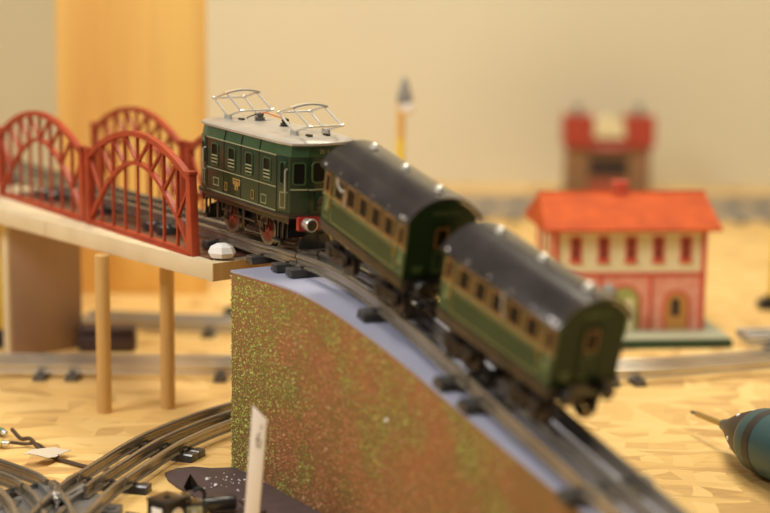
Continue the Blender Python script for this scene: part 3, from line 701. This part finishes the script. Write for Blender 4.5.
MB().prism([(-224,1128),(-208,1128),(-213,1112),(-217,1112)], 4.5, 9.5, 'z', bev=.6).obj('frog', 'plate', tn, world=W0)
MB().lathe([(3.2,0),(3.2,2.6),(2.6,3.2),(2.9,4.4),(2.2,5.6),(.8,5.9),(.7,9.5),(.1,9.7)], (-219,1112,9), (0,0,1), 16).obj('screw', 'nickel', tn, world=W0)
for x, y in ((-180,1104), (-250,1112)): MB().box(x - 6, x + 6, y - 9, y + 9, 0, 7, .8).lathe([(3,0),(2.6,1.4),(.2,1.7)], (x, y - 2, 7), (0,0,1), 12).obj('terminal', 'sleeper_g', tn, world=W0)

# ------------------------------------------------------------------ station
st = thing('station_building', 'cream and pink toy station with orange-red roof on a green platform', 'toy station', (166.0, 1655, 0), (0,0,R(6)))
MB().box(-20, 168, -42, 60, 0, 8.5, .4).obj('platform', 'st_green', st)
MB().box(-19, 167, -41, 59, 8.5, 10, .3).obj('platform_top', 'st_greyg', st)
SW, SD = 148., 84.
wl = MB().box(0, SW, 0, SD, 7.5, 66).obj('lower_wall', 'st_pink', st)
wu = MB().box(0, SW, 0, SD, 66, 116).obj('upper_wall', 'st_cream', st)
MB().box(-.8, SW + .8, -.9, SD + .8, 63.5, 67.5, .3).obj('string_course', 'st_red', st)
for x in (0, SW):
    for y in (0, SD): MB().box(x - 2.4, x + 2.4, y - 2.4, y + 2.4, 7.5, 116, .3).obj('corner_pier', 'st_red', st)
for x in (45, 96): MB().box(x - 1.6, x + 1.6, -1.2, .5, 7.5, 63.5, .2).obj('pilaster', 'st_red', st)
# roof
mb = MB(); ey = 13
Aq = [(-14,-ey,112),(SW + 14,-ey,112),(SW + 14,SD + ey,112),(-14,SD + ey,112)]; rg = [(-10,SD*.5,141),(SW + 10,SD*.5,141)]
for zo in (0,):
    v = [mb.bm.verts.new(p) for p in Aq + rg] 
    lo = [mb.bm.verts.new((p[0],p[1],p[2] - 2.5)) for p in Aq]
    for f in ((0,1,5,4),(2,3,4,5),(0,4,3),(1,2,5)): mb.bm.faces.new([v[i] for i in f])
    for i in range(4): mb.bm.faces.new((v[i], v[(i+1)%4], lo[(i+1)%4], lo[i]))
    mb.bm.faces.new(lo)
rf = mb.obj('roof', 'tile', st, smooth=10)
MB().box(-11, SW + 11, SD*.5 - 1.5, SD*.5 + 1.5, 139.5, 142.5, .4).obj('ridge', 'tile', rf)
MB().box(66, 78, SD*.5 - 5, SD*.5 + 5, 134, 151, .4).box(64.5, 79.5, SD*.5 - 6.5, SD*.5 + 6.5, 149, 152, .3).obj('chimney', 'st_red', st)
for k in range(5):
    x = 20 + 27.4*k
    f = MB().frame(x - 5.6, x + 5.6, 79, 103, 2.4, -1.2, .4).box(x - 6.4, x + 6.4, -1.8, .4, 76.6, 79, .2).obj('window', 'st_red', wu)
    MB().box(x - 3.3, x + 3.3, -.2, .3, 81.4, 100.6).obj('pane', 'st_dark', f); MB().box(x - .5, x + .5, -.8, 0, 81.4, 100.6).box(x - 3.3, x + 3.3, -.8, 0, 92, 93).obj('glazing_bar', 'st_red', f)
for k in range(2):
    y = 26 + 32*k
    f = MB().box(-1.2, .4, y - 5.6, y + 5.6, 78, 103, .2).obj('window', 'st_red', wu); MB().box(-1.5, 0, y - 3.4, y + 3.4, 81, 100).obj('pane', 'st_dark', f)
def archp(x, hw, z0, z1, n=10): return [(x - hw, z0), (x + hw, z0)] + [(x + hw*math.cos(t), z1 - hw + hw*math.sin(t)) for t in np.linspace(0, math.pi, n)]
for x, hw, zt, m0, m1 in ((21, 12, 46, 'st_red', 'st_dark'), (70, 14, 53, 'st_red', 'st_arch'), (122, 11, 47, 'st_red', 'st_door')):
    a = MB().prism(archp(x, hw + 2.6, 7.5, zt + 2.6), -1.2, .4).obj('doorway', m0, wl)
    dd = MB().prism(archp(x, hw, 7.5, zt), -1.6, .2).obj('door', m1, a)
    if m1 == 'st_arch': MB().prism(archp(x + 4, 5, 7.5, 42), -2, .2).obj('shutter', 'st_cream', dd)
    if m1 == 'st_door': MB().prism(archp(x - 1, 4.5, 24, 42), -2, .2).obj('pane', 'st_dark', dd)
# grey lamp on the platform in front of the arch
t = thing('platform_lamp', 'small grey lamp on the platform before the arched doorway of the station', 'toy lamp', (216,1634,10))
MB().lathe([(4,0),(4,1.2),(1.3,2),(1.1,34)], seg=12).obj('pole', 'grey', t)
MB().lathe([(1.5,32),(6,35),(8.6,40),(8.2,45),(5,49.5),(.5,51)], seg=16).obj('lamp_head', 'grey', t)

# ------------------------------------------------------------------ far station by the wall
fs = thing('signal_house', 'far red-roofed toy station by the back wall with two end gables', 'toy station', (340, 2640, 0))
MB().box(-78, 78, -26, 40, 0, 8, .5).obj('platform', 'st_green', fs)
MB().box(-46, 46, -8, 34, 8, 86).obj('wall', 'far_tan', fs)
MB().box(-44, 44, -9.5, -8, 38, 66).obj('window_row', 'st_dark', fs)
for x in (-30, -10, 10, 30): MB().box(x - 7, x + 7, -10.5, -8, 12, 32).obj('door', 'st_red', fs)
mb = MB(); mb.prism([(-16,80),(44,80),(34,104),(-2,104)], -56, 56, 'x'); mb.obj('main_roof', 'far_red', fs)
for x in (-47, 47):
    MB().box(x - 17, x + 17, -15, 30, 8, 86).obj('tower_wall', 'far_tan', fs)
    MB().prism([(-21,84),(36,84),(33,130),(-14,130)], x - 22, x + 22, 'x').obj('tower_roof', 'far_red', fs)
    MB().box(x - 6, x + 6, 4, 16, 126, 146, .3).obj('chimney', 'grey', fs)
MB().prism([(-24,98),(24,98),(22,120),(0,130),(-22,120)], -16.5, 20).obj('gable', 'st_cream', fs)

# ------------------------------------------------------------------ plank, lamps
tag(MB().box(-80, 80, -10, 10, 0, 720, 2).obj('wooden_plank', 'pine', loc=(-276,1872,0)), 'wide upright orange pine plank standing behind the bridge', 'plank')
def mast(label, x, y, h, lean=0, head=True):
    t = thing('lamp_mast', label, 'toy lamp post', (x, y, 0), (0, lean, 0), 'yellow lamp masts')
    MB().box(-15, 15, -12, 12, 0, 8, 1).box(-9, 9, -8, 8, 8, 13, 1).obj('base', 'charcoal', t)
    MB().lathe([(5,8),(4.6,30),(4.6,h*.82)], seg=14).obj('pole', 'yellow', t)
    MB().lathe([(4.6,h*.82),(4.2,h)], seg=14).obj('upper_pole', 'ochre', t)
    if head:
        MB().tube(spline([(0,0,h - 2),(0,0,h + 8),(4,0,h + 14)], 5), 2, 8).obj('arm', 'charcoal', t)
        MB().lathe([(1.5,32),(3.5,29),(5,22),(8.2,12),(8.4,6),(7,4)], (4,0,h - 6), (0,0,1), 18).obj('lamp_shade', 'grey', t)
        MB().lathe([(6.6,4),(8.5,0),(8,-5.5),(4,-9.5),(.1,-10.5)], (6,0,h - 4), (0,0,1), 18).obj('lamp_globe', 'lampwhite', t)
    return t
mast('yellow lamp post with dark hood, behind the first coach', 15, 1845, 216)
mast('yellow post at the right edge beyond the station, on a dark base', 418, 1826, 190, R(1), True)
tag(MB().box(-7,7,-7,7,0,120,.6).obj('yellow_post', 'yellow', loc=(-376,1640,0)), 'yellow square post at the left edge behind the plywood pier', 'post')
tag(MB().box(-14,14,-8,8,0,16,2).obj('dark_block', 'charcoal', loc=(-368,1600,0)), 'dark block at the foot of the yellow square post', 'block')
b = thing('dark_case', 'low dark maroon case on the table just right of the plywood pier', 'case', (-258,1592,0), (0,0,.1))
MB().box(-30,24,-12,14,0,17,4).obj('case_body', 'maroon', b); MB().box(-30,24,-12,14,17,24,4).obj('lid', 'maroon', b)
tag(MB().box(-26,30,-10,12,0,15,4).lathe([(6,0),(6,8),(4,9)], (8,0,14), (0,0,1), 12).obj('dark_lump', 'charcoal', loc=(-138,1722,0)), 'dark object behind the posts, left of the ramp', 'object')

# ------------------------------------------------------------------ foreground clutter
# signal lantern
ln_ = thing('signal_lantern', 'black cube lantern with one square and one round pale window', 'lantern', (-141,1086,0), (0,0,R(53)))
MB().box(-9.2,9.2,-9.2,9.2,0,20.5,.8).box(-9.7,9.7,-9.7,9.7,19.2,20.9,.5).obj('housing', 'black', ln_)
MB().lathe([(2,0),(2,1),(.2,1.4)], (0,0,20.9), (0,0,1), 12).obj('cap', 'black', ln_)
MB().box(-9.6,-9,-4.6,4.6,3,15.5,.15).obj('square_window', 'lampwhite', ln_)
MB().lathe([(.1,-.2),(5.6,-.2),(5.6,.4),(.1,.5)], (0,-9.2,9.5), (0,-1,0), 24).obj('round_window', 'lampwhite', ln_)
# switch motor / plug piece
sm_ = thing('switch_motor', 'black switch motor with a shiny cylinder and pale plate, right of the cube lantern', 'switch motor', (-119,1108,2.2), (0,0,R(12)))
MB().box(-14,2,-8,8,0,9,.6).box(-15,-9,-6,6,9,14,.5).obj('block', 'black', sm_)
MB().box(-13.4,-2,-8.4,-7.8,2.5,8).obj('name_plate', 'st_greyg', sm_)
MB().lathe([(.3,0),(4.8,0),(5,1),(5,20),(4.4,21.5),(.3,21.8)], (0,0,7), (1,0,0), 22).obj('coil', 'black', sm_)
MB().tube(spline([(0,0,10),(0,0,15),(-4,0,18),(-7,0,16)], 5), 1.3, 8).obj('lever', 'charcoal', sm_)
MB().lathe([(2.6,0),(2.6,2),(1.8,2.6),(.1,2.8)], (-8,-8,4), (0,-1,0), 14).obj('terminal', 'nickel', sm_)
# brown sheet with a curled tear
mb = MB(); sh = [(-157,1200),(-150,1211),(-139,1216),(-124,1212),(-106,1216),(-62,1146),(-15,1075),(-40,1055),(-98,1085),(-118,1120),(-131,1150),(-137,1158),(-145,1170),(-153,1185)]
mb.prism(sh, .2, 2.0, 'z', bev=.3)
tag(mb.obj('brown_sheet', 'brownsheet', world=(-110,1150,0)), 'dark brown felt sheet with a torn rounded end sticking out under the ramp', 'sheet')
mb = MB(); cv = [(-137,1158),(-134,1161),(-130,1160),(-126,1158)]
lo = [mb.bm.verts.new((x, y, 1.8)) for x, y in cv]; hi = [mb.bm.verts.new((x - 1.5 + 1.5*k, y - 1.5, z)) for k, ((x, y), z) in enumerate(zip(cv, (5, 14, 6, 3)))]
for i in range(3): mb.bm.faces.new((lo[i], lo[i+1], hi[i+1], hi[i]))
bmesh.ops.solidify(mb.bm, geom=mb.bm.faces[:], thickness=1.0)
tag(mb.obj('torn_flap', 'charcoal', world=(-132,1164,1.8)), 'black pointed scrap curling up from the brown sheet', 'scrap')
mb = MB()
for _ in range(26):
    x, y = random.gauss(-110, 8), random.gauss(1176, 14)
    r = random.uniform(.35, .8) if random.random() < .85 else 1.6
    n_ = (x - P0[0])*N_[0] + (y - P0[1])*N_[1]
    if n_ > -2.5: continue
    mb.lathe([(.1,0),(r,r*.2),(r*.8,r),(.1,r*1.3)], (x, y, 1.9), (random.uniform(-.4,.4), random.uniform(-.4,.4), 1), 5)
o = tag(mb.obj('crumbs', 'paper', world=(-98,1172,2), smooth=5), 'pale crumbs scattered on the brown sheet by the ramp', 'crumbs'); o['kind'] = 'stuff'
# marker strip
ms = thing('marker_strip', 'white pointed card strip standing before the ramp with a pencil mark', 'marker', (-85.3,1077,2), (R(1), R(4.5), R(-6)))
MB().prism([(-4.9,0),(4.9,0),(4.9,75.5),(-4.9,84)], -.8, .8, bev=.2).obj('strip', 'paper', ms)
MB().tube(spline([(1.6,-1,66.5),(-.2,-1,65),(-.6,-1,60.5),(.4,-1,57),(1.8,-1,58),(2,-1,61),(.6,-1,62.5),(-.3,-1,60.5)], 5), .32, 5).tube([(1.5,-1,69.5),(1.9,-1,72)], .3, 5).obj('pencil_mark', 'pencil', ms)
# wires and plugs
def wire(label, pts, r=1.3, m='wire'): return tag(MB().tube(spline(pts, 8), r, 8).obj('wire', m, world=pts[0]), label, 'wire', 'loose wires left of the turnout')
wire('brown twisted wire from the green plug to under the tape scrap', [(-286,1287,8),(-277,1276,4),(-268,1268,6),(-258,1252,3),(-247,1238,2),(-232,1224,2),(-214,1212,1.5),(-196,1206,1.5)], 1.6)
wire('brown wire from the yellow plug meeting the other beneath the tape scrap', [(-282,1262,5),(-272,1265,3),(-262,1262,4),(-250,1247,2.5),(-240,1231,4)], 1.3)
wire('thin brown wire between the turnout terminal and the cube lantern', [(-172,1110,2),(-163,1108,1.5),(-157,1101,2),(-155,1098,6)], .7)
wire('tangled brown wire between the switch motor and the marker strip', [(-97,1121,8),(-90,1118,4),(-84,1112,3),(-78,1106,5)], 1.2)
def plug(label, x, y, rz, m):
    t = thing('wire_plug', label, 'plug', (x, y, 0), (0,0,rz), 'plugs on the loose wires')
    MB().lathe([(.2,0),(2.9,0),(3.1,1),(3.1,4.5),(.2,4.7)], (0,0,4), (1,0,0), 14).obj('sleeve', m, t)
    MB().lathe([(.2,4.6),(2.5,4.6),(2.6,7),(1.6,9.5),(.2,10)], (0,0,4), (1,0,0), 14).obj('metal_end', 'nickel', t)
    MB().lathe([(.2,-9),(3.1,-9),(3.5,-8),(3.5,0),(.2,.1)], (0,0,4), (1,0,0), 14).obj('collar', 'white', t)
plug('green and white plug on the loose wire at the left edge', -298, 1296, -.7, 'plug_green')
plug('yellow and white plug on the loose wire at the left edge', -292, 1263, -.2, 'plug_yel')
mb = MB(); tp = [(-263,1221),(-259,1227),(-253,1228),(-249,1236),(-245,1246),(-239,1247),(-232,1241),(-238,1236),(-241,1227),(-245,1218),(-252,1213),(-258,1216)]
mb.prism(tp, 0, .5, 'z')
for v in mb.bm.verts: v.co.z += 7 + 3.2*math.sin((v.co.x + 264)/5.5)
tag(mb.obj('tape_scrap', 'tape', world=(-248,1230,3)), 'curled off-white tape scrap lying over the brown wires', 'tape')

# ------------------------------------------------------------------ cordless drill at the right edge
tip = V((245,1330,17)); ch = V((286,1199,27)); ax = (ch - tip).normalized(); L_ = (ch - tip).length
dr = thing('cordless_drill', 'teal and black cordless drill lying on the table with a golden bit', 'drill', (262,1230,0))
Wd = (262,1230,0)
MB().lathe([(0.25,0.00),(1.23,0.37),(1.39,1.84),(1.56,8.28),(1.72,9.20)], tip, ax, 14).obj('bit_tip', 'sleeper_g', dr, world=Wd)
MB().lathe([(1.64,8.74),(2.13,9.66),(2.38,36.80),(2.54,57)], tip, ax, 14).obj('bit', 'bit', dr, world=Wd)
MB().lathe([(2.46,53),(4.43,54),(4.92,58.5),(6.23,61.2),(6.72,65)], tip, ax, 24).obj('chuck_nose', 'sleeper_g', dr, world=Wd)
ck = MB().lathe([(6.4,64),(8.6,68),(11.6,75),(15.4,85),(19.2,97),(21.6,110)], tip, ax, 30).obj('clutch_ring', 'charcoal', dr, world=Wd)
sd = ax.cross(V((0,0,1))).normalized(); uu = sd.cross(ax)
mb = MB()
for a in (R(60), R(78), R(185), R(212), R(120)):
    c = tip + ax*92 + (sd*-math.cos(a) + uu*math.sin(a))*17.6
    mb.lathe([(.1,-.5),(1.9,-.4),(1.6,.7),(.1,.8)], c, (sd*-math.cos(a) + uu*math.sin(a)), 8)
mb.obj('torque_marks', 'whitemark', ck, world=Wd)
hs = MB().lathe([(21,108),(23,110),(24,114),(24.8,124),(24.8,174.80),(20.50,198.72),(16.40,207.92),(0.41,209.76)], tip, ax, 36).obj('housing', 'teal', dr, world=Wd)
MB().lathe([(24,124),(25.2,125),(25.3,129),(25.2,134),(24.2,135)], tip, ax, 36).obj('grip_band', 'charcoal', dr, world=Wd)
c = tip + ax*118 - sd*22 + uu*11.5
MB().box(-10,14,-3.4,3.4,-.4,.5).xf(Matrix.Translation(c) @ Matrix(((ax.x, uu.x, -sd.x*.9+uu.x*.45, 0), (ax.y, uu.y, -sd.y*.9+uu.y*.45, 0), (ax.z, uu.z, -sd.z*.9+uu.z*.45, 0), (0,0,0,1)))).obj('white_letter', 'whitemark', hs, world=Wd)
h0 = tip + ax*158
MB().tube([h0, h0 + V((40,10,-6)), h0 + V((95,20,-10))], [15, 14, 15], 16).obj('handle', 'charcoal', dr, world=Wd)

# ------------------------------------------------------------------ camera
f_, phi, roll = 1726., R(10.05), R(.7)
F = V((0, math.cos(phi), -math.sin(phi))); U0 = V((0, math.sin(phi), math.cos(phi))); R0 = V((1,0,0))
Rv = R0*math.cos(roll) + U0*math.sin(roll); Uv = U0*math.cos(roll) - R0*math.sin(roll)
cam = bpy.data.cameras.new('camera'); co = bpy.data.objects.new('camera', cam); C.objects.link(co)
cam.sensor_width = 22.3; cam.lens = 50.; cam.clip_start = .02; cam.clip_end = 50
co.matrix_world = Matrix(((Rv.x,Uv.x,-F.x,0), (Rv.y,Uv.y,-F.y,0), (Rv.z,Uv.z,-F.z,.375), (0,0,0,1)))
cam.dof.use_dof = True; cam.dof.focus_distance = 1.265; cam.dof.aperture_fstop = 2.0
bpy.context.scene.camera = co

# ------------------------------------------------------------------ light
def area(name, loc, target, size, power, col, sy=None):
    l = bpy.data.lights.new(name, 'AREA'); l.energy = power; l.color = col; l.size = size
    if sy: l.shape = 'RECTANGLE'; l.size_y = sy
    o = bpy.data.objects.new(name, l); C.objects.link(o); o.location = loc
    o.rotation_euler = (V(target) - V(loc)).to_track_quat('-Z', 'Y').to_euler(); return o
area('window_light', (-1.3, .55, 1.35), (0, 1.3, .1), .7, 21, (1, .97, .95), .5)
area('room_lamp', (.35, 1.75, 1.75), (.25, 1.75, 0), .55, 23.5, (1, .90, .72))
area('ceiling_lamp', (-.1, .6, 2.0), (0, 1.6, 0), .6, 16, (1, .92, .77))
w = bpy.data.worlds.new('world'); bpy.context.scene.world = w; w.use_nodes = True
w.node_tree.nodes['Background'].inputs['Color'].default_value = (1, .89, .72, 1); w.node_tree.nodes['Background'].inputs['Strength'].default_value = .15
sc = bpy.context.scene
sc.view_settings.view_transform = 'Standard'; sc.view_settings.look = 'None'; sc.view_settings.gamma = 1; sc.view_settings.exposure = 0.
